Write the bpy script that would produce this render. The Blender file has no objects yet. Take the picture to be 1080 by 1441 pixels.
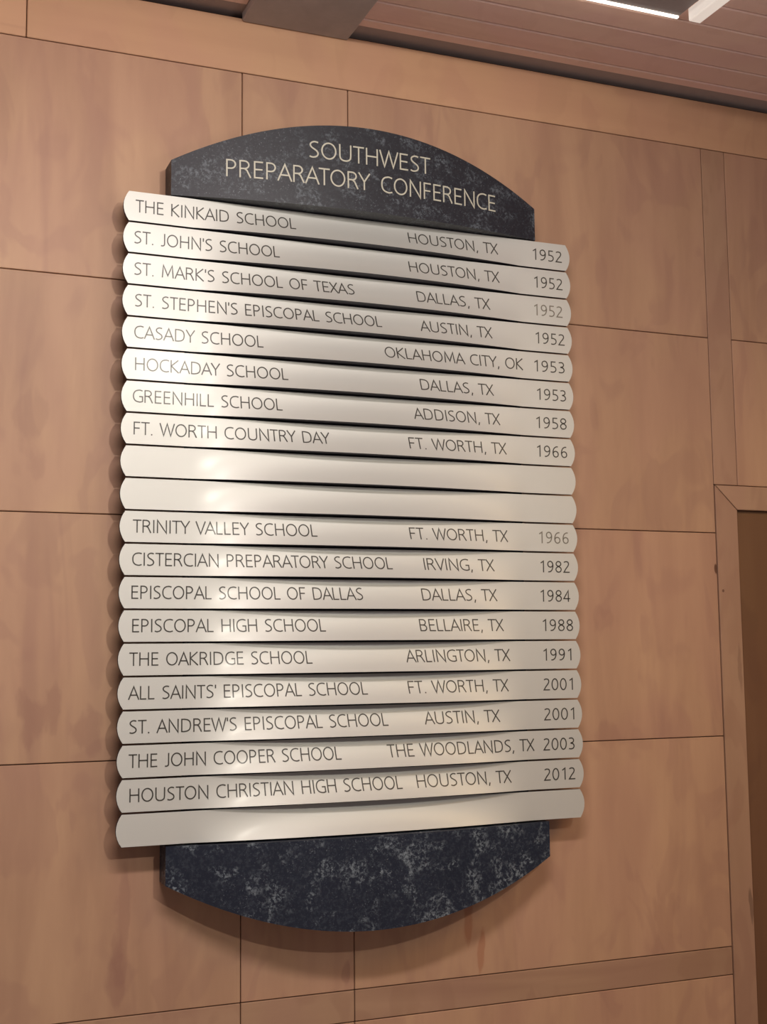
import bpy, bmesh, math, random
from mathutils import Vector, Matrix
random.seed(7)
SC = bpy.context.scene
COL = SC.collection
Z0 = 1.2            # height of the sign's lower edge above the floor

# ------------------------------------------------------------------ camera
cam_d = bpy.data.cameras.new('camera'); cam = bpy.data.objects.new('camera', cam_d); COL.objects.link(cam)
Rv = Vector((0.92795808, -0.37253417, -0.01058746)); Uv = Vector((-0.03166693, -0.10712246, 0.99374141)); Fv = Vector((0.37133678, 0.9218151, 0.11120217))
m = Matrix(((Rv.x, Uv.x, -Fv.x, -0.51515), (Rv.y, Uv.y, -Fv.y, -2.93959), (Rv.z, Uv.z, -Fv.z, 0.4203 + Z0), (0, 0, 0, 1)))
cam.matrix_world = m
cam_d.sensor_fit = 'VERTICAL'; cam_d.sensor_height = 24.0; cam_d.lens = 24.0 * 1791.78 / 1441.0
cam_d.clip_start = 0.05
SC.camera = cam

# ------------------------------------------------------------------ world, lights, exposure
w = bpy.data.worlds.new('room_light'); SC.world = w; w.use_nodes = True
bg = w.node_tree.nodes['Background']; bg.inputs[0].default_value = (0.78, 0.71, 0.76, 1); bg.inputs[1].default_value = .16
SC.view_settings.view_transform = 'Standard'; SC.view_settings.look = 'None'
SC.view_settings.exposure = -0.04; SC.view_settings.gamma = 1.0; SC.view_settings.use_curve_mapping = False

def lamp(name, loc, target, power, size, col, shape='DISK', size_y=None, spread=180):
    d = bpy.data.lights.new(name, 'AREA'); d.energy = power; d.shape = shape; d.size = size; d.color = col
    if size_y: d.size_y = size_y
    d.spread = math.radians(spread)
    o = bpy.data.objects.new(name, d); COL.objects.link(o); o.location = (loc[0], loc[1], loc[2] + Z0)
    o.rotation_euler = (Vector((target[0], target[1], target[2] + Z0)) - o.location).to_track_quat('-Z', 'Y').to_euler()
    return o
lamp('strip_lamp', (-.02, -2.0, 1.985), (-.10, -1.1, 0), 46, 1.25, (1.0, .915, .89), 'RECTANGLE', .19)
lamp('ceiling_lamp', (.9, -3.8, 1.99), (-.25, 0, .75), 7.5, .10, (1.0, .94, .82), spread=70)
lamp('warm_wall_fill', (2.4, -1.9, 1.9), (1.55, 0, -.25), 6, 1.3, (1.0, .68, .34), spread=75)  # unseen fill, added to warm and brighten the lower right wall
lamp('ceiling_fill', (1.3, -2.1, 1.1), (1.1, -1.2, 2.0), 6.5, .5, (1.0, .90, .84))  # unseen upward fill, added to brighten the ceiling boards

# ------------------------------------------------------------------ materials
def new_mat(name):
    mt = bpy.data.materials.new(name); mt.use_nodes = True
    nt = mt.node_tree; return mt, nt, nt.nodes['Principled BSDF']
def N(nt, t, **kw):
    n = nt.nodes.new(t)
    for k, v in kw.items():
        if k.startswith('i_'): n.inputs[k[2:]].default_value = v
        elif k.startswith('n'): n.inputs[int(k[1:])].default_value = v
        else: setattr(n, k, v)
    return n
def math_n(nt, op, a, b=None, clamp=False):
    n = nt.nodes.new('ShaderNodeMath'); n.operation = op; n.use_clamp = clamp
    for i, v in enumerate((a, b)):
        if v is None: continue
        if isinstance(v, (int, float)): n.inputs[i].default_value = v
        else: nt.links.new(v, n.inputs[i])
    return n.outputs[0]
def mix_n(nt, fac, a, b, blend='MIX'):
    n = nt.nodes.new('ShaderNodeMix'); n.data_type = 'RGBA'; n.blend_type = blend
    for s, v in ((0, fac), (6, a), (7, b)):
        if isinstance(v, (int, float)): n.inputs[s].default_value = v
        elif isinstance(v, tuple): n.inputs[s].default_value = (*v, 1)
        else: nt.links.new(v, n.inputs[s])
    return n.outputs[2]
def ramp(nt, fac, stops):
    n = nt.nodes.new('ShaderNodeMapRange'); n.interpolation_type = 'SMOOTHSTEP'
    n.inputs[1].default_value, n.inputs[2].default_value = stops
    nt.links.new(fac, n.inputs[0]); return n.outputs[0]
def noise(nt, vec, scale, detail=3, rough=.5, dist=0.0):
    n = nt.nodes.new('ShaderNodeTexNoise'); n.inputs['Scale'].default_value = scale; n.inputs['Detail'].default_value = detail
    n.inputs['Roughness'].default_value = rough; n.inputs['Distortion'].default_value = dist
    nt.links.new(vec, n.inputs['Vector']); return n.outputs[0]

def wood(name, c_light, c_mid, c_dark, axis='Z', stains=(), rough=.5, contrast=1.0, tint=None):
    mt, nt, b = new_mat(name)
    geo = N(nt, 'ShaderNodeNewGeometry'); info = N(nt, 'ShaderNodeObjectInfo')
    off = N(nt, 'ShaderNodeVectorMath', operation='SCALE'); off.inputs[0].default_value = (7.3, 0, 11.7)
    nt.links.new(info.outputs['Random'], off.inputs['Scale'])
    add = N(nt, 'ShaderNodeVectorMath', operation='ADD'); nt.links.new(geo.outputs['Position'], add.inputs[0]); nt.links.new(off.outputs[0], add.inputs[1])
    mp = N(nt, 'ShaderNodeMapping'); nt.links.new(add.outputs[0], mp.inputs['Vector'])
    mp.inputs['Scale'].default_value = {'Z': (1, 1, .16), 'X': (.1, 1, 1)}[axis]
    v = mp.outputs[0]
    grain = noise(nt, v, 60, 4, .65)
    mid = noise(nt, v, 9, 3, .55, .6)
    big = noise(nt, v, 3.2, 2, .5, 1.2)
    # flowing contour figure of rotary cut plywood
    wv = math_n(nt, 'SINE', math_n(nt, 'MULTIPLY', noise(nt, v, 2.1, 1, .4, .9), 60.0))
    f = math_n(nt, 'ADD', math_n(nt, 'MULTIPLY', ramp(nt, mid, (.3, .7)), .45), math_n(nt, 'MULTIPLY', ramp(nt, big, (.35, .65)), .4))
    f = math_n(nt, 'ADD', f, math_n(nt, 'MULTIPLY', wv, .07))
    f = math_n(nt, 'ADD', f, math_n(nt, 'MULTIPLY', math_n(nt, 'SUBTRACT', grain, .5), .35))
    f = math_n(nt, 'MULTIPLY', f, contrast, True)
    col = mix_n(nt, f, c_light, c_mid)
    dk = ramp(nt, noise(nt, v, 5.0, 3, .6, 1.5), (.58, .72))
    col = mix_n(nt, math_n(nt, 'MULTIPLY', dk, .35 * contrast), col, c_dark)
    mp3 = N(nt, 'ShaderNodeMapping'); nt.links.new(add.outputs[0], mp3.inputs['Vector']); mp3.inputs['Scale'].default_value = (1, 1, .5)
    bl = ramp(nt, noise(nt, mp3.outputs[0], 8, 2, .55, 1.0), (.50, .60))
    col = mix_n(nt, math_n(nt, 'MULTIPLY', bl, .22 * contrast), col, c_dark)
    pk = ramp(nt, noise(nt, mp3.outputs[0], 4.3, 1, .5, .5), (.42, .60))
    col = mix_n(nt, math_n(nt, 'MULTIPLY', pk, .22), col, (c_mid[0] * 1.02, c_mid[1] * .92, c_mid[2] * 1.12))
    if stains:
        nz = N(nt, 'ShaderNodeTexNoise'); nz.inputs['Scale'].default_value = 14; nz.inputs['Detail'].default_value = 4
        mp2 = N(nt, 'ShaderNodeMapping'); nt.links.new(geo.outputs['Position'], mp2.inputs['Vector']); mp2.inputs['Scale'].default_value = (1, 1, .45)
        nt.links.new(mp2.outputs[0], nz.inputs['Vector'])
        sub = N(nt, 'ShaderNodeVectorMath', operation='SUBTRACT'); nt.links.new(nz.outputs[1], sub.inputs[0]); sub.inputs[1].default_value = (.5, .5, .5)
        for (sx, sz, rx, rz, amt, cs) in stains:
            a = N(nt, 'ShaderNodeVectorMath', operation='SUBTRACT'); nt.links.new(geo.outputs['Position'], a.inputs[0]); a.inputs[1].default_value = (sx, 0, sz + Z0)
            d = N(nt, 'ShaderNodeVectorMath', operation='MULTIPLY'); nt.links.new(a.outputs[0], d.inputs[0]); d.inputs[1].default_value = (1 / rx, 0, 1 / rz)
            e = N(nt, 'ShaderNodeVectorMath', operation='SCALE'); nt.links.new(sub.outputs[0], e.inputs[0]); e.inputs['Scale'].default_value = 4.5
            g = N(nt, 'ShaderNodeVectorMath', operation='ADD'); nt.links.new(d.outputs[0], g.inputs[0]); nt.links.new(e.outputs[0], g.inputs[1])
            h = N(nt, 'ShaderNodeVectorMath', operation='MULTIPLY'); nt.links.new(g.outputs[0], h.inputs[0]); h.inputs[1].default_value = (1, 0, 1)
            l = N(nt, 'ShaderNodeVectorMath', operation='LENGTH'); nt.links.new(h.outputs[0], l.inputs[0])
            k = ramp(nt, l.outputs['Value'], (1.25, .75))
            col = mix_n(nt, math_n(nt, 'MULTIPLY', k, amt), col, cs)
    # slight tone difference from piece to piece
    tv = math_n(nt, 'ADD', math_n(nt, 'MULTIPLY', info.outputs['Random'], .10), .95)
    hs = N(nt, 'ShaderNodeHueSaturation'); nt.links.new(tv, hs.inputs['Value']); nt.links.new(col, hs.inputs['Color'])
    nt.links.new(hs.outputs[0], b.inputs['Base Color'])
    b.inputs['Roughness'].default_value = rough; b.inputs['Specular IOR Level'].default_value = .3
    bp = N(nt, 'ShaderNodeBump'); bp.inputs['Strength'].default_value = .06; bp.inputs['Distance'].default_value = .002
    nt.links.new(grain, bp.inputs['Height']); nt.links.new(bp.outputs[0], b.inputs['Normal'])
    return mt
def plain(name, col, rough=.5, metal=0.0, spec=.5, emit=None, estr=0, coat=0, coat_r=.1, nscale=0, namt=.1):
    mt, nt, b = new_mat(name)
    b.inputs['Base Color'].default_value = (*col, 1); b.inputs['Roughness'].default_value = rough; b.inputs['Metallic'].default_value = metal
    b.inputs['Specular IOR Level'].default_value = spec
    b.inputs['Coat Weight'].default_value = coat; b.inputs['Coat Roughness'].default_value = coat_r
    if nscale:
        geo = N(nt, 'ShaderNodeNewGeometry'); nz = noise(nt, geo.outputs['Position'], nscale, 4, .6)
        c = mix_n(nt, nz, tuple(x * (1 - namt) for x in col), tuple(min(1, x * (1 + namt)) for x in col)); nt.links.new(c, b.inputs['Base Color'])
    if emit: b.inputs['Emission Color'].default_value = (*emit, 1); b.inputs['Emission Strength'].default_value = estr
    return mt
def granite(name, k=1.0, ca=(.009, .012, .024), cb=(.018, .024, .042)):
    mt, nt, b = new_mat(name)
    geo = N(nt, 'ShaderNodeNewGeometry'); P = geo.outputs['Position']
    cloud = ramp(nt, noise(nt, P, 15, 3, .6, .8), (.47, .66))
    patch = ramp(nt, noise(nt, P, 115, 5, .75, .4), (.46, .62))
    fleck = ramp(nt, noise(nt, P, 210, 3, .7), (.60, .70))
    region = ramp(nt, noise(nt, P, 6, 2, .5), (.30, .62))
    base = mix_n(nt, noise(nt, P, 8, 3, .6), ca, cb)
    f = math_n(nt, 'MULTIPLY', math_n(nt, 'MULTIPLY', math_n(nt, 'ADD', math_n(nt, 'MULTIPLY', cloud, .8), .08), patch), .85)
    col = mix_n(nt, math_n(nt, 'MULTIPLY', f, k), base, (.25, .295, .33))
    col = mix_n(nt, math_n(nt, 'MULTIPLY', math_n(nt, 'MULTIPLY', fleck, region), .35), col, (.38, .42, .46))
    nt.links.new(col, b.inputs['Base Color']); b.inputs['Roughness'].default_value = .45; b.inputs['Specular IOR Level'].default_value = .35
    return mt

STAIN = (.30, .15, .11)
M_panel = wood('plywood_panel', (.535, .328, .200), (.40, .230, .145), (.30, .155, .118), 'Z', stains=(
    (.022, -.17, .022, .10, .36, STAIN), (.015, -.30, .018, .07, .4, STAIN), (-.155, .29, .035, .06, .40, STAIN), (-.06, .25, .028, .06, .38, STAIN),
    (1.30, .50, .045, .035, .22, STAIN), (1.664, .648, .006, .014, .9, (.10, .04, .02)), (.88, -.23, .012, .07, .45, (.33, .11, .05)), (.92, -.31, .010, .05, .45, (.33, .11, .05)),
    (.565, -.34, .012, .03, .5, STAIN), (-.19, .92, .03, .08, .22, STAIN), (1.45, -.30, .05, .10, .25, STAIN), (1.30,.20,.06,.03,.2,STAIN)))
M_trim = wood('pine_trim', (.62, .37, .215), (.52, .295, .175), (.42, .23, .14), 'X', contrast=.8)
M_stile = wood('oak_stile', (.46, .285, .18), (.37, .22, .138), (.27, .135, .09), 'Z', contrast=1.0, stains=((1.684, .585, .004, .004, .8, (.12, .05, .03)), (1.738, -.27, .008, .06, .6, (.14, .08, .05)), (1.735, .35, .008, .09, .4, (.2, .11, .07))))
M_rail = wood('oak_rail', (.46, .285, .18), (.37, .22, .138), (.27, .135, .09), 'X', contrast=1.0)
M_ceil = wood('ceiling_board_wood', (.86, .64, .55), (.76, .53, .45), (.62, .41, .34), 'X', contrast=.7)
M_groove = plain('groove_dark_wood', (.06, .028, .018), .8)
M_beam = plain('grey_beam_paint', (.42, .375, .36), .6, nscale=14, namt=.22)
M_cove_shade = plain('grey_cove_shade', (.36, .30, .285), .7, nscale=30, namt=.1)  # grey that puts the shade of the ceiling corner into the colour
M_door = wood('brown_door_veneer', (.20, .105, .052), (.16, .078, .038), (.10, .05, .03), 'Z', contrast=.8, rough=.4)
M_granite = granite('blue_black_granite', 1.1)
M_granite_head = granite('charcoal_granite', .55, (.013, .013, .019), (.025, .026, .034))
M_back = plain('dark_backing', (.025, .024, .032), .6)
M_slat = plain('silver_satin_lacquer', (.63, .63, .585), .56, metal=.42, coat=.20, coat_r=.20)
M_core = plain('dark_core', (.022, .020, .030), .6)
M_ink = plain('dark_engraved_ink', (.050, .045, .036), .5, coat=.20, coat_r=.20)
M_ink_faded = plain('worn_engraved_ink', (.20, .18, .14), .5, coat=.20, coat_r=.20)
M_title = plain('champagne_lettering', (.57, .55, .44), .45)
M_floor = plain('floor_stone', (.55, .47, .42), .7, nscale=6, namt=.15)
M_housing = plain('grey_louver', (.30, .27, .27), .5)
M_lit = plain('lit_diffuser', (.9, .85, .78), .4, emit=(1, .90, .78), estr=2.2)
M_litb = plain('lit_bar', (.8, .76, .7), .4, emit=(1, .90, .80), estr=.5)

# ------------------------------------------------------------------ helpers
def link(name, me, mat, parent=None):
    o = bpy.data.objects.new(name, me); COL.objects.link(o)
    if mat: me.materials.append(mat)
    if parent is not None: o.parent = parent
    return o
def box(name, x0, x1, y0, y1, z0, z1, mat, parent=None, bev=.0015):
    bm = bmesh.new()
    bmesh.ops.create_cube(bm, size=1)
    for v in bm.verts:
        v.co = ((x0 if v.co.x < 0 else x1), (y0 if v.co.y < 0 else y1), (z0 if v.co.z < 0 else z1) + Z0)
    if bev: bmesh.ops.bevel(bm, geom=bm.edges[:], offset=bev, segments=1, affect='EDGES')
    me = bpy.data.meshes.new(name); bm.to_mesh(me); bm.free()
    return link(name, me, mat, parent)
def props(o, label=None, cat=None, group=None, kind=None):
    for k, v in (('label', label), ('category', cat), ('group', group), ('kind', kind)):
        if v: o[k] = v
    return o
def prism(name, pts, y0, y1, mat, parent=None, bev=.0):
    bm = bmesh.new(); n = len(pts)
    a = [bm.verts.new((x, y0, z + Z0)) for x, z in pts]; b2 = [bm.verts.new((x, y1, z + Z0)) for x, z in pts]
    bm.faces.new(a); bm.faces.new(b2[::-1])
    for i in range(n): bm.faces.new((a[i], b2[i], b2[(i + 1) % n], a[(i + 1) % n]))
    bmesh.ops.recalc_face_normals(bm, faces=bm.faces[:])
    if bev: bmesh.ops.bevel(bm, geom=bm.edges[:], offset=bev, segments=1, affect='EDGES')
    me = bpy.data.meshes.new(name); bm.to_mesh(me); bm.free()
    return link(name, me, mat, parent)

# ------------------------------------------------------------------ the panelled wall
XL, XR = -2.2, 3.6
wall = props(box('wall_back', XL, XR, .024, .14, -Z0, 2.10, M_groove, None, 0), kind='structure')
G = .0011                                  # half a joint
ZR = [-1.19, -.932, -.450, -.372, .188, .748, 1.305, 1.865]
def panel(x0, x1, z0, z1, mat=M_panel, name='panel', parent=wall):
    return box(name, x0 + G, x1 - G, 0, .022, z0 + G, z1 - G, mat, parent, .0012)
rows_left = [(-.372, .188), (.188, .748), (.748, 1.305), (1.305, 1.865)]
for x0, x1 in ((-2.2, -.86), (-.86, .302), (.582, 1.670)):
    for z0, z1 in rows_left: panel(x0, x1, z0, z1)
    panel(x0, x1, -.445, -.372, M_rail, 'rail')
    panel(x0, x1, -1.0, -.445)
panel(.302, .582, -.372, 1.865)            # the tall narrow panel behind the sign
panel(.302, .582, -.445, -.372, M_rail, 'rail'); panel(.302, .582, -1.0, -.445)
panel(1.670, 1.751, .884, 1.865, M_stile, 'stile')
for x0, x1 in ((1.751, 2.75), (2.75, 3.6)):
    panel(x0, x1, .884, 1.306); panel(x0, x1, 1.306, 1.865)
panel(2.75, 3.6, -1.0, .884)
# top trim boards
tr = props(box('trim_1', XL, XR, .020, .028, 1.868, 2.002, M_groove, None, 0), kind='structure')
for x0, x1 in ((-2.2, -.22), (-.22, 3.6)):
    box('board', x0 + G, x1 - G, 0, .019, 1.865 + G, 2.0075, M_trim, tr, .0015)
props(box('cove_shade_strip', XL, XR, -.0465, .139, 2.021, 2.0745, M_cove_shade, None, .001), kind='structure')  # strip added in place of the soft shade on the first ceiling board
props(box('baseboard_back', XL, 1.66, -.004, .022, -Z0 + .001, -1.002, M_rail, None, .002), kind='structure')

# door with its mitred frame, lower right
door = bpy.data.objects.new('door_1', None); COL.objects.link(door); door.location = (2.2, 0, 0); props(door, kind='structure')
def dchild(o):
    o.parent = door; o.matrix_parent_inverse = door.matrix_world.inverted(); return o
bpy.context.view_layer.update()
dchild(prism('jamb', [(1.672, -1.198), (1.744, -1.198), (1.744, .814), (1.672, .882)], -.002, .022, M_stile, None, .0012))
dchild(prism('door_header', [(1.6735, .883), (1.7455, .8155), (2.676, .8155), (2.748, .883)], -.002, .022, M_rail, None, .0012))
dchild(prism('jamb', [(2.6765, -1.198), (2.7485, -1.198), (2.7485, .882), (2.6765, .814)], -.002, .022, M_stile, None, .0012))
dchild(box('door_leaf', 1.7455, 2.675, .012, .0235, -1.195, .8145, M_door, None, .001))

# ------------------------------------------------------------------ ceiling and floor
ceil = props(box('ceiling', XL, XR, -5.5, .14, 2.075, 2.13, M_groove, None, 0), kind='structure')
ys = [-.047, -.088]
while ys[-1] > -5.4: ys.append(ys[-1] - .093)
for i in range(len(ys) - 1):
    segs = [(XL, .300), (.5835, XR)]
    for (a, b_) in segs:
        box('board', a, b_, ys[i + 1] + .0026, ys[i] - .0026, 2.017, 2.0745, M_ceil, ceil, .003)
beam = props(box('ceiling_beam', .3005, .583, -5.3, -.0005, 1.998, 2.0745, M_beam, None, .004),
             'wide grey painted beam running out from the wall under the board ceiling', 'beam')
props(box('floor', XL, XR, -5.5, .14, -Z0 - .05, -Z0, M_floor, None, 0), kind='structure')

# ------------------------------------------------------------------ ceiling light
cl = bpy.data.objects.new('ceiling_light', None); COL.objects.link(cl); cl.location = (1.0, -.60, 2.017 + Z0)
props(cl, 'flat grey ceiling light with a thin lit edge and a white diffuser bar', 'light'); bpy.context.view_layer.update()
def cchild(o):
    o.parent = cl; o.matrix_parent_inverse = cl.matrix_world.inverted(); return o
cchild(box('housing', .62, 1.318, -1.0, -.408, 2.002, 2.0165, M_housing, None, .001))
cchild(box('light_strip', .62, 1.318, -.4075, -.399, 1.998, 2.0165, M_lit, None, .001))
cchild(box('diffuser_bar', 1.332, 1.368, -1.0, -.425, 1.982, 2.0165, M_litb, None, .003))

# ------------------------------------------------------------------ the wall sign
W = 1.186; PT = .075; GAP = .0045; S = .065; E = .031
def bump(x): return max(0.0, 1 - ((x - .600) / .435) ** 2)
def slat_y(x, z, zb):                       # zb: lower edge of the slat
    v = 1 - (z - zb) / (PT - GAP)
    return -S - E * bump(x) * max(0.0, min(1.0, v)) ** 1.8
def gran_y(x): return -S - .053 * max(0, 1 - ((x - .597) / .486) ** 2)

sign = bpy.data.objects.new('wall_sign', None); COL.objects.link(sign); sign.location = (.593, -.03, Z0)
props(sign, 'tall silver slatted honour board listing schools, between curved blue-black stone end pieces, on plywood wall', 'sign')
bpy.context.view_layer.update()
def schild(o):
    o.parent = sign; o.matrix_parent_inverse = sign.matrix_world.inverted(); return o
schild(box('backing', .16, 1.035, -.050, -.0012, .01, 1.495, M_back, None, .001))

def closed_grid(name, xs, lo, hi, front, yback, mat, nv=4, smooth=True, seg_bevel=0):
    """slab between the curves lo(x) and hi(x), curved front, flat back"""
    vs, fs = [], []
    nx = len(xs)
    for j in range(nv + 1):
        for x in xs:
            l, h = lo(x), hi(x); z = l + (h - l) * j / nv
            vs.append((x, front(x, z), z + Z0))
    nf = len(vs)
    for j in (0, nv):
        for x in xs:
            z = lo(x) if j == 0 else hi(x); vs.append((x, yback, z + Z0))
    for j in range(nv):
        for i in range(nx - 1):
            a = j * nx + i; fs.append((a, a + 1, a + nx + 1, a + nx))
    B, T = nf, nf + nx
    for i in range(nx - 1):
        fs.append((B + i, B + i + 1, i + 1, i)); t = nv * nx
        fs.append((t + i, t + i + 1, T + i + 1, T + i)); fs.append((T + i, T + i + 1, B + i + 1, B + i))
    for i, rev in ((0, False), (nx - 1, True)):
        loop = [j * nx + i for j in range(nv + 1)] + [T + i, B + i]
        fs.append(tuple(loop if rev else loop[::-1]))
    me = bpy.data.meshes.new(name); me.from_pydata(vs, [], fs)
    bm = bmesh.new(); bm.from_mesh(me); bmesh.ops.recalc_face_normals(bm, faces=bm.faces[:])
    bm.to_mesh(me); bm.free()
    return me

def slat_mesh(zb):
    """slat with arc-shaped ends and a front that leans out towards the bottom in the middle"""
    h = PT - GAP; nv = 8
    vs, fs = [], []
    inner = sorted(set([.04, .10, .165] + [.165 + .87 * i / 40 for i in range(41)] + [1.06, 1.10, 1.15]))
    nx = len(inner) + 2
    for j in range(nv + 1):
        v = j / nv; z = zb + h * v; sag = .0125 * (1 - (2 * v - 1) ** 2)
        row = [.0125 - sag] + inner + [W - .0125 + sag]
        for x in row: vs.append((x, slat_y(x, z, zb), z + Z0))
    nf = len(vs)
    for j in range(nv + 1):
        v = j / nv; z = zb + h * v; sag = .0125 * (1 - (2 * v - 1) ** 2)
        for x in [.0125 - sag] + inner + [W - .0125 + sag]: vs.append((x, -S + .010, z + Z0))
    for j in range(nv):
        for i in range(nx - 1):
            a = j * nx + i; fs.append((a, a + 1, a + nx + 1, a + nx)); a += nf; fs.append((a + nx, a + nx + 1, a + 1, a))
    for i in range(nx - 1):
        fs.append((nf + i, nf + i + 1, i + 1, i)); t = nv * nx; fs.append((t + i, t + i + 1, nf + t + i + 1, nf + t + i))
    for j in range(nv):
        a = j * nx; fs.append((nf + a, a, a + nx, nf + a + nx)); a += nx - 1; fs.append((a, nf + a, nf + a + nx, a + nx))
    me = bpy.data.meshes.new('nameplate'); me.from_pydata(vs, [], fs); me.update()
    me.materials.append(M_slat); me.materials.append(M_core)
    nfront = set()
    for p_ in me.polygons:
        if all(v < nf for v in p_.vertices): pass
        else: p_.material_index = 1
        p_.use_smooth = True
    me.set_sharp_from_angle(angle=math.radians(40))
    return me

# stroke alphabet, cap height 1
def arc(cx, cy, rx, ry, a0, a1, n=18):
    return [(cx + rx * math.cos(math.radians(a0 + (a1 - a0) * i / n)), cy + ry * math.sin(math.radians(a0 + (a1 - a0) * i / n))) for i in range(n + 1)]
def spl(pts, n=5):
    out = []
    for i in range(len(pts) - 1):
        p0 = pts[max(0, i - 1)]; p1 = pts[i]; p2 = pts[i + 1]; p3 = pts[min(len(pts) - 1, i + 2)]
        for k in range(n):
            t = k / n
            out.append(tuple(.5 * (2 * p1[d] + (p2[d] - p0[d]) * t + (2 * p0[d] - 5 * p1[d] + 4 * p2[d] - p3[d]) * t * t + (3 * p1[d] - p0[d] - 3 * p2[d] + p3[d]) * t ** 3) for d in (0, 1)))
    out.append(pts[-1]); return out
k_ = .045                                    # half the stroke
GL = {
 'A': (.60, [[(.0, k_*0), (.30, .96), (.60, 0)], [(.115, .34), (.485, .34)]], .01),
 'B': (.47, [[(.04, .0), (.04, .955), (.24, .955)] + arc(.24, .735, .17, .22, 90, -90, 10) + [(.04, .515)], [(.24, .515)] + arc(.24, .28, .20, .235, 90, -90, 10) + [(.04, .045)]], .07),
 'C': (.56, [spl([(.56, .91), (.46, .95), (.36, .96), (.19, .90), (.075, .74), (.04, .50), (.075, .26), (.19, .10), (.36, .04), (.46, .05), (.56, .09)])], .04),
 'D': (.60, [[(.04, .045), (.04, .955), (.20, .955)] + spl([(.20, .955), (.38, .91), (.51, .78), (.56, .50), (.51, .22), (.38, .09), (.20, .045)]) + [(.04, .045)]], .07),
 'E': (.40, [[(.40, .955), (.04, .955), (.04, .045), (.41, .045)], [(.04, .52), (.38, .52)]], .07),
 'F': (.38, [[(.39, .955), (.04, .955), (.04, 0)], [(.04, .51), (.36, .51)]], .06),
 'G': (.60, [spl([(.58, .90), (.48, .945), (.38, .96), (.20, .90), (.08, .74), (.04, .50), (.08, .26), (.20, .10), (.38, .04), (.48, .05), (.58, .09)]) + [(.58, .46), (.38, .46)]], .04),
 'H': (.58, [[(.04, 0), (.04, 1)], [(.54, 0), (.54, 1)], [(.04, .52), (.54, .52)]], .07),
 'I': (.08, [[(.04, 0), (.04, 1)]], .07),
 'J': (.24, [[(.20, 1), (.20, .26)] + spl([(.20, .26), (.18, .10), (.09, .03), (-.02, .035)])], .06),
 'K': (.50, [[(.04, 0), (.04, 1)], [(.47, 1), (.05, .53), (.50, 0)]], .05),
 'L': (.38, [[(.04, 1), (.04, .045), (.38, .045)]], .05),
 'M': (.72, [[(.03, 0), (.09, 1), (.36, .17), (.63, 1), (.69, 0)]], .07),
 'N': (.60, [[(.04, 0), (.04, .99), (.56, .01), (.56, 1)]], .07),
 'O': (.70, [arc(.35, .5, .31, .46, 90, 450, 36)], .04),
 'P': (.45, [[(.04, 0), (.04, .955), (.20, .955)] + arc(.20, .715, .20, .24, 90, -90, 12) + [(.04, .475)]], .06),
 'R': (.50, [[(.04, 0), (.04, .955), (.22, .955)] + arc(.22, .735, .19, .22, 90, -90, 12) + [(.04, .515)], [(.22, .515), (.33, .42), (.49, 0)]], .05),
 'S': (.44, [spl([(.40, .92), (.30, .955), (.20, .95), (.09, .87), (.055, .75), (.11, .62), (.23, .52), (.35, .41), (.395, .26), (.34, .12), (.20, .045), (.10, .05), (.02, .09)])], .05),
 'T': (.50, [[(0, .955), (.50, .955)], [(.25, .955), (.25, 0)]], .01),
 'U': (.58, [[(.04, 1), (.04, .36)] + spl([(.04, .36), (.07, .17), (.17, .065), (.29, .04), (.41, .065), (.51, .17), (.54, .36)]) + [(.54, 1)]], .065),
 'V': (.56, [[(.0, 1), (.28, .03), (.56, 1)]], .01),
 'W': (.86, [[(0, 1), (.22, .03), (.43, .97), (.64, .03), (.86, 1)]], .015),
 'X': (.52, [[(.01, 1), (.51, 0)], [(.50, 1), (.0, 0)]], .015),
 'Y': (.52, [[(0, 1), (.26, .48), (.52, 1)], [(.26, .48), (.26, 0)]], .01),
 ' ': (.20, [], .03),
 '.': (.09, [[(.045, 0), (.045, .10)]], .07),
 ',': (.10, [[(.085, .11), (.02, -.15)]], .06),
 "'": (.06, [[(.035, 1.0), (.03, .72)]], .04),
 '0': (.46, [arc(.23, .5, .19, .46, 90, 450, 30)], .05),
 '1': (.26, [[(.02, .80), (.20, .96), (.20, 0)]], .13),
 '2': (.44, [spl([(.05, .89), (.13, .94), (.21, .955), (.32, .91), (.365, .75), (.31, .56), (.18, .34), (.04, .045)]) + [(.43, .045)]], .05),
 '3': (.42, [spl([(.05, .92), (.18, .955), (.30, .91), (.35, .75), (.30, .60), (.15, .53)]), spl([(.15, .53), (.31, .47), (.38, .28), (.32, .11), (.18, .045), (.04, .08)])], .05),
 '4': (.48, [[(.34, 0), (.34, .96), (.03, .27), (.46, .27)]], .04),
 '5': (.42, [[(.36, .955), (.09, .955), (.085, .56)] + spl([(.085, .56), (.20, .56), (.33, .47), (.375, .30), (.32, .12), (.18, .04), (.04, .065)])], .05),
 '6': (.46, [spl([(.38, .94), (.26, .93), (.13, .79), (.065, .55), (.06, .33), (.11, .13), (.23, .04), (.36, .12), (.40, .30), (.35, .47), (.23, .54), (.12, .48), (.065, .36)])], .05),
 '8': (.46, [spl([(.23, .53), (.10, .63), (.07, .77), (.13, .91), (.23, .955), (.33, .91), (.39, .77), (.36, .63), (.23, .53), (.09, .41), (.05, .25), (.12, .09), (.23, .045), (.34, .09), (.41, .25), (.37, .41), (.23, .53)])], .05),
 '9': (.46, [spl([(.08, .06), (.20, .07), (.33, .21), (.395, .45), (.40, .67), (.35, .87), (.23, .96), (.10, .88), (.06, .70), (.11, .53), (.23, .46), (.34, .52), (.395, .64)])], .05),
}
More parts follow.
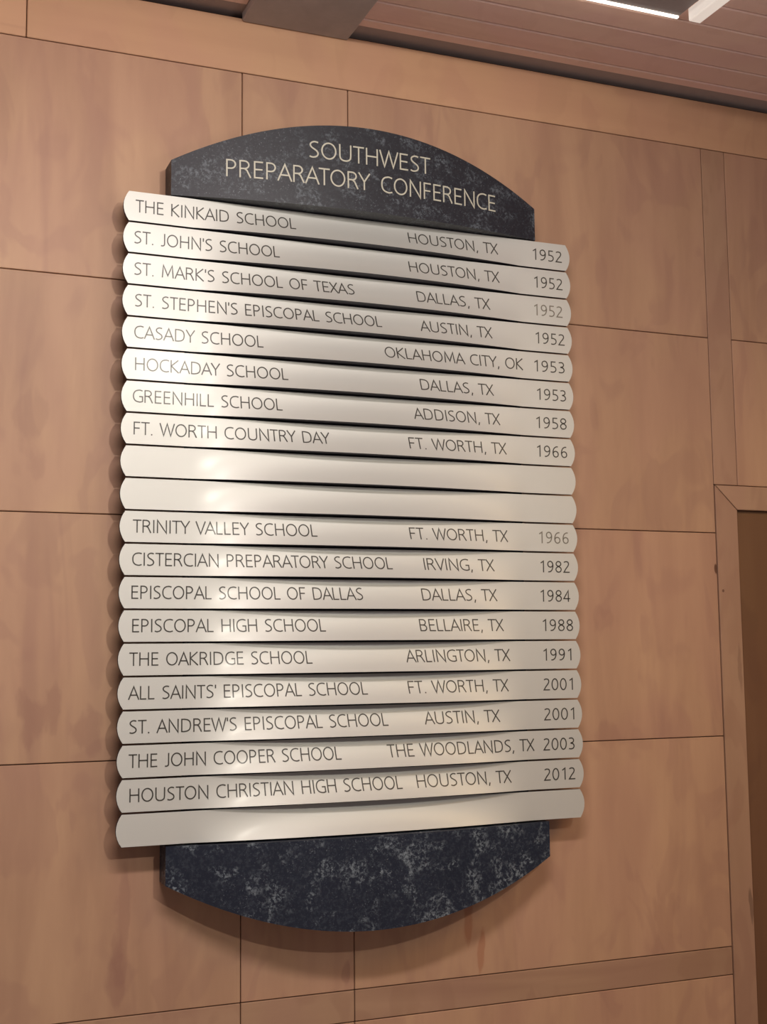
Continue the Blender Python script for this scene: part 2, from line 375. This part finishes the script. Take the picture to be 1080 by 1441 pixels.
def letter_mesh(text, x0, x1, zbase, cap, sw, surf, rise=.0007, wordgap=1.0):
    # natural width, then fitted to the measured extent
    pen = 0; lay = [[]]
    for i, ch in enumerate(text):
        wd, st, sb = GL[ch]
        if ch == ' ': pen += .36 * wordgap; lay.append([]); continue
        if not (i == 0): pen += sb
        nxt = text[i - 1:i + 1]
        if nxt in ('TO', 'AT', 'LY', 'AV', 'VA', 'AY', 'DA', 'RY'): pen -= .03
        lay[-1].append((pen, st)); pen += wd + sb
    pen -= GL[text[-1]][2]
    sx = (x1 - x0) / pen
    hw = sw / 2; meshes = []
    for word in lay:
        vs, fs = [], []
        for px, st in word:
            for line in st:
                pts = [(x0 + (px + a) * sx, zbase + b_ * cap) for a, b_ in line]
                # drop doubles, subdivide long runs so that they follow the bowed face
                q = [pts[0]]
                for p_ in pts[1:]:
                    d = math.dist(q[-1], p_)
                    if d < 1e-5: continue
                    n = max(1, int(d / .012)); a = q[-1]
                    for t in range(1, n + 1): q.append((a[0] + (p_[0] - a[0]) * t / n, a[1] + (p_[1] - a[1]) * t / n))
                n = len(q); closed = math.dist(q[0], q[-1]) < 1e-5
                b0 = len(vs)
                for i in range(n):
                    if closed: pa = q[i - 1] if i > 0 else q[-2]; pb = q[i + 1] if i < n - 1 else q[1]
                    else: pa = q[max(0, i - 1)]; pb = q[min(n - 1, i + 1)]
                    d1 = Vector((q[i][0] - pa[0], q[i][1] - pa[1])); d2 = Vector((pb[0] - q[i][0], pb[1] - q[i][1]))
                    if d1.length < 1e-7: d1 = d2.copy()
                    if d2.length < 1e-7: d2 = d1.copy()
                    d1.normalize(); d2.normalize(); t = (d1 + d2)
                    if t.length < .2: t = d1
                    t.normalize(); nn = Vector((-t.y, t.x)); c = max(.45, nn.dot(Vector((-d1.y, d1.x)))); l = hw / c
                    for s in (1, -1):
                        X, Z = q[i][0] + nn.x * l * s, q[i][1] + nn.y * l * s
                        y = surf(X, Z)
                        vs.append((X, y - rise, Z + Z0)); vs.append((X, y + .0002, Z + Z0))
                for i in range(n - 1):
                    a = b0 + 4 * i; c = a + 4
                    fs += [(a, c, c + 2, a + 2), (a + 1, c + 1, c, a), (a + 2, c + 2, c + 3, a + 3)]
                if not closed:
                    a = b0; fs.append((a, a + 2, a + 3, a + 1)); a = b0 + 4 * (n - 1); fs.append((a + 1, a + 3, a + 2, a))
        me = bpy.data.meshes.new('lettering'); me.from_pydata(vs, [], fs); me.update(); meshes.append(me)
    return meshes

ROWS = [
('THE KINKAID SCHOOL', 0.0279, 0.4163, 'HOUSTON, TX', 0.7145, 0.9699, '1952', 1.0747, 1.1624),
("ST. JOHN'S SCHOOL", 0.0254, 0.3751, 'HOUSTON, TX', 0.7154, 0.9724, '1952', 1.0770, 1.1623),
("ST. MARK'S SCHOOL OF TEXAS", 0.0262, 0.5674, 'DALLAS, TX', 0.7359, 0.9431, '1952', 1.0749, 1.1601),
("ST. STEPHEN'S EPISCOPAL SCHOOL", 0.0287, 0.6383, 'AUSTIN, TX', 0.7446, 0.9477, '1952', 1.0771, 1.1643),
('CASADY SCHOOL', 0.0279, 0.3346, 'OKLAHOMA CITY, OK', 0.6469, 1.0375, '1953', 1.0709, 1.1620),
('HOCKADAY SCHOOL', 0.0304, 0.3957, 'DALLAS, TX', 0.7423, 0.9485, '1953', 1.0773, 1.1640),
('GREENHILL SCHOOL', 0.0263, 0.3815, 'ADDISON, TX', 0.7237, 0.9656, '1958', 1.0731, 1.1639),
('FT. WORTH COUNTRY DAY', 0.0288, 0.5004, 'FT. WORTH, TX', 0.7091, 0.9827, '1966', 1.0732, 1.1637),
None,
None,
('TRINITY VALLEY SCHOOL', 0.0297, 0.4669, 'FT. WORTH, TX', 0.7078, 0.9813, '1966', 1.0733, 1.1611),
('CISTERCIAN PREPARATORY SCHOOL', 0.0290, 0.6595, 'IRVING, TX', 0.7450, 0.9401, '1982', 1.0754, 1.1609),
('EPISCOPAL SCHOOL OF DALLAS', 0.0282, 0.5828, 'DALLAS, TX', 0.7381, 0.9465, '1984', 1.0733, 1.1607),
('EPISCOPAL HIGH SCHOOL', 0.0307, 0.4869, 'BELLAIRE, TX', 0.7312, 0.9633, '1988', 1.0774, 1.1668),
('THE OAKRIDGE SCHOOL', 0.0252, 0.4531, 'ARLINGTON, TX', 0.6941, 0.9801, '1991', 1.0774, 1.1602),
("ALL SAINTS' EPISCOPAL SCHOOL", 0.0245, 0.5916, 'FT. WORTH, TX', 0.6987, 0.9740, '2001', 1.0753, 1.1621),
("ST. ANDREW'S EPISCOPAL SCHOOL", 0.0269, 0.6438, 'AUSTIN, TX', 0.7411, 0.9476, '2001', 1.0752, 1.1639),
('THE JOHN COOPER SCHOOL', 0.0262, 0.5239, 'THE WOODLANDS, TX', 0.6429, 1.0447, '2003', 1.0711, 1.1616),
('HOUSTON CHRISTIAN HIGH SCHOOL', 0.0287, 0.6788, 'HOUSTON, TX', 0.7180, 0.9766, '2012', 1.0710, 1.1613),
None,
]
CAP = .0300; SW = .0028
for k, r in enumerate(ROWS):
    zb = (19 - k) * PT + GAP
    plate = schild(link('nameplate', slat_mesh(zb), None))
    if r is None:
        plate['label'] = 'blank silver nameplate without lettering'
        continue
    sf = lambda x, z, zb=zb: slat_y(x, z, zb)
    zt = zb + .0212
    for j in range(3):
        t, a, b_ = r[3 * j:3 * j + 3]
        faded = j == 2 and k in (2, 10)
        for me in letter_mesh(t, a, b_, zt + (0 if j < 2 else -.0004), CAP, SW, sf):
            o = link('lettering', me, M_ink_faded if faded else M_ink, plate)
            if faded: o['label'] = 'worn, paler year lettering'

CH = .1275
def arch_hi(x): return 1.5885 + CH * (1 - ((x - .597) / .4862) ** 2)
def arch_lo(x): return -.0855 - CH * (1 - ((x - .597) / .4862) ** 2)
xs = [.111 + .972 * i / 56 for i in range(57)]
head = schild(link('header_panel', closed_grid('header_panel', xs, lambda x: 1.5025, arch_hi, lambda x, z: gran_y(x), -.003, M_granite_head), M_granite_head))
foot = schild(link('footer_panel', closed_grid('footer_panel', xs, arch_lo, lambda x: .000, lambda x, z: gran_y(x), -.003, M_granite), M_granite))
for t, a, b_, zt in (('SOUTHWEST', .4385, .7610, 1.6225), ('PREPARATORY', .2371, .594, 1.5565), ('CONFERENCE', .624, .9540, 1.5565)):
    for me in letter_mesh(t, a, b_, zt, .0430, .0036, lambda x, z: gran_y(x), .0012):
        link('lettering', me, M_title, head)
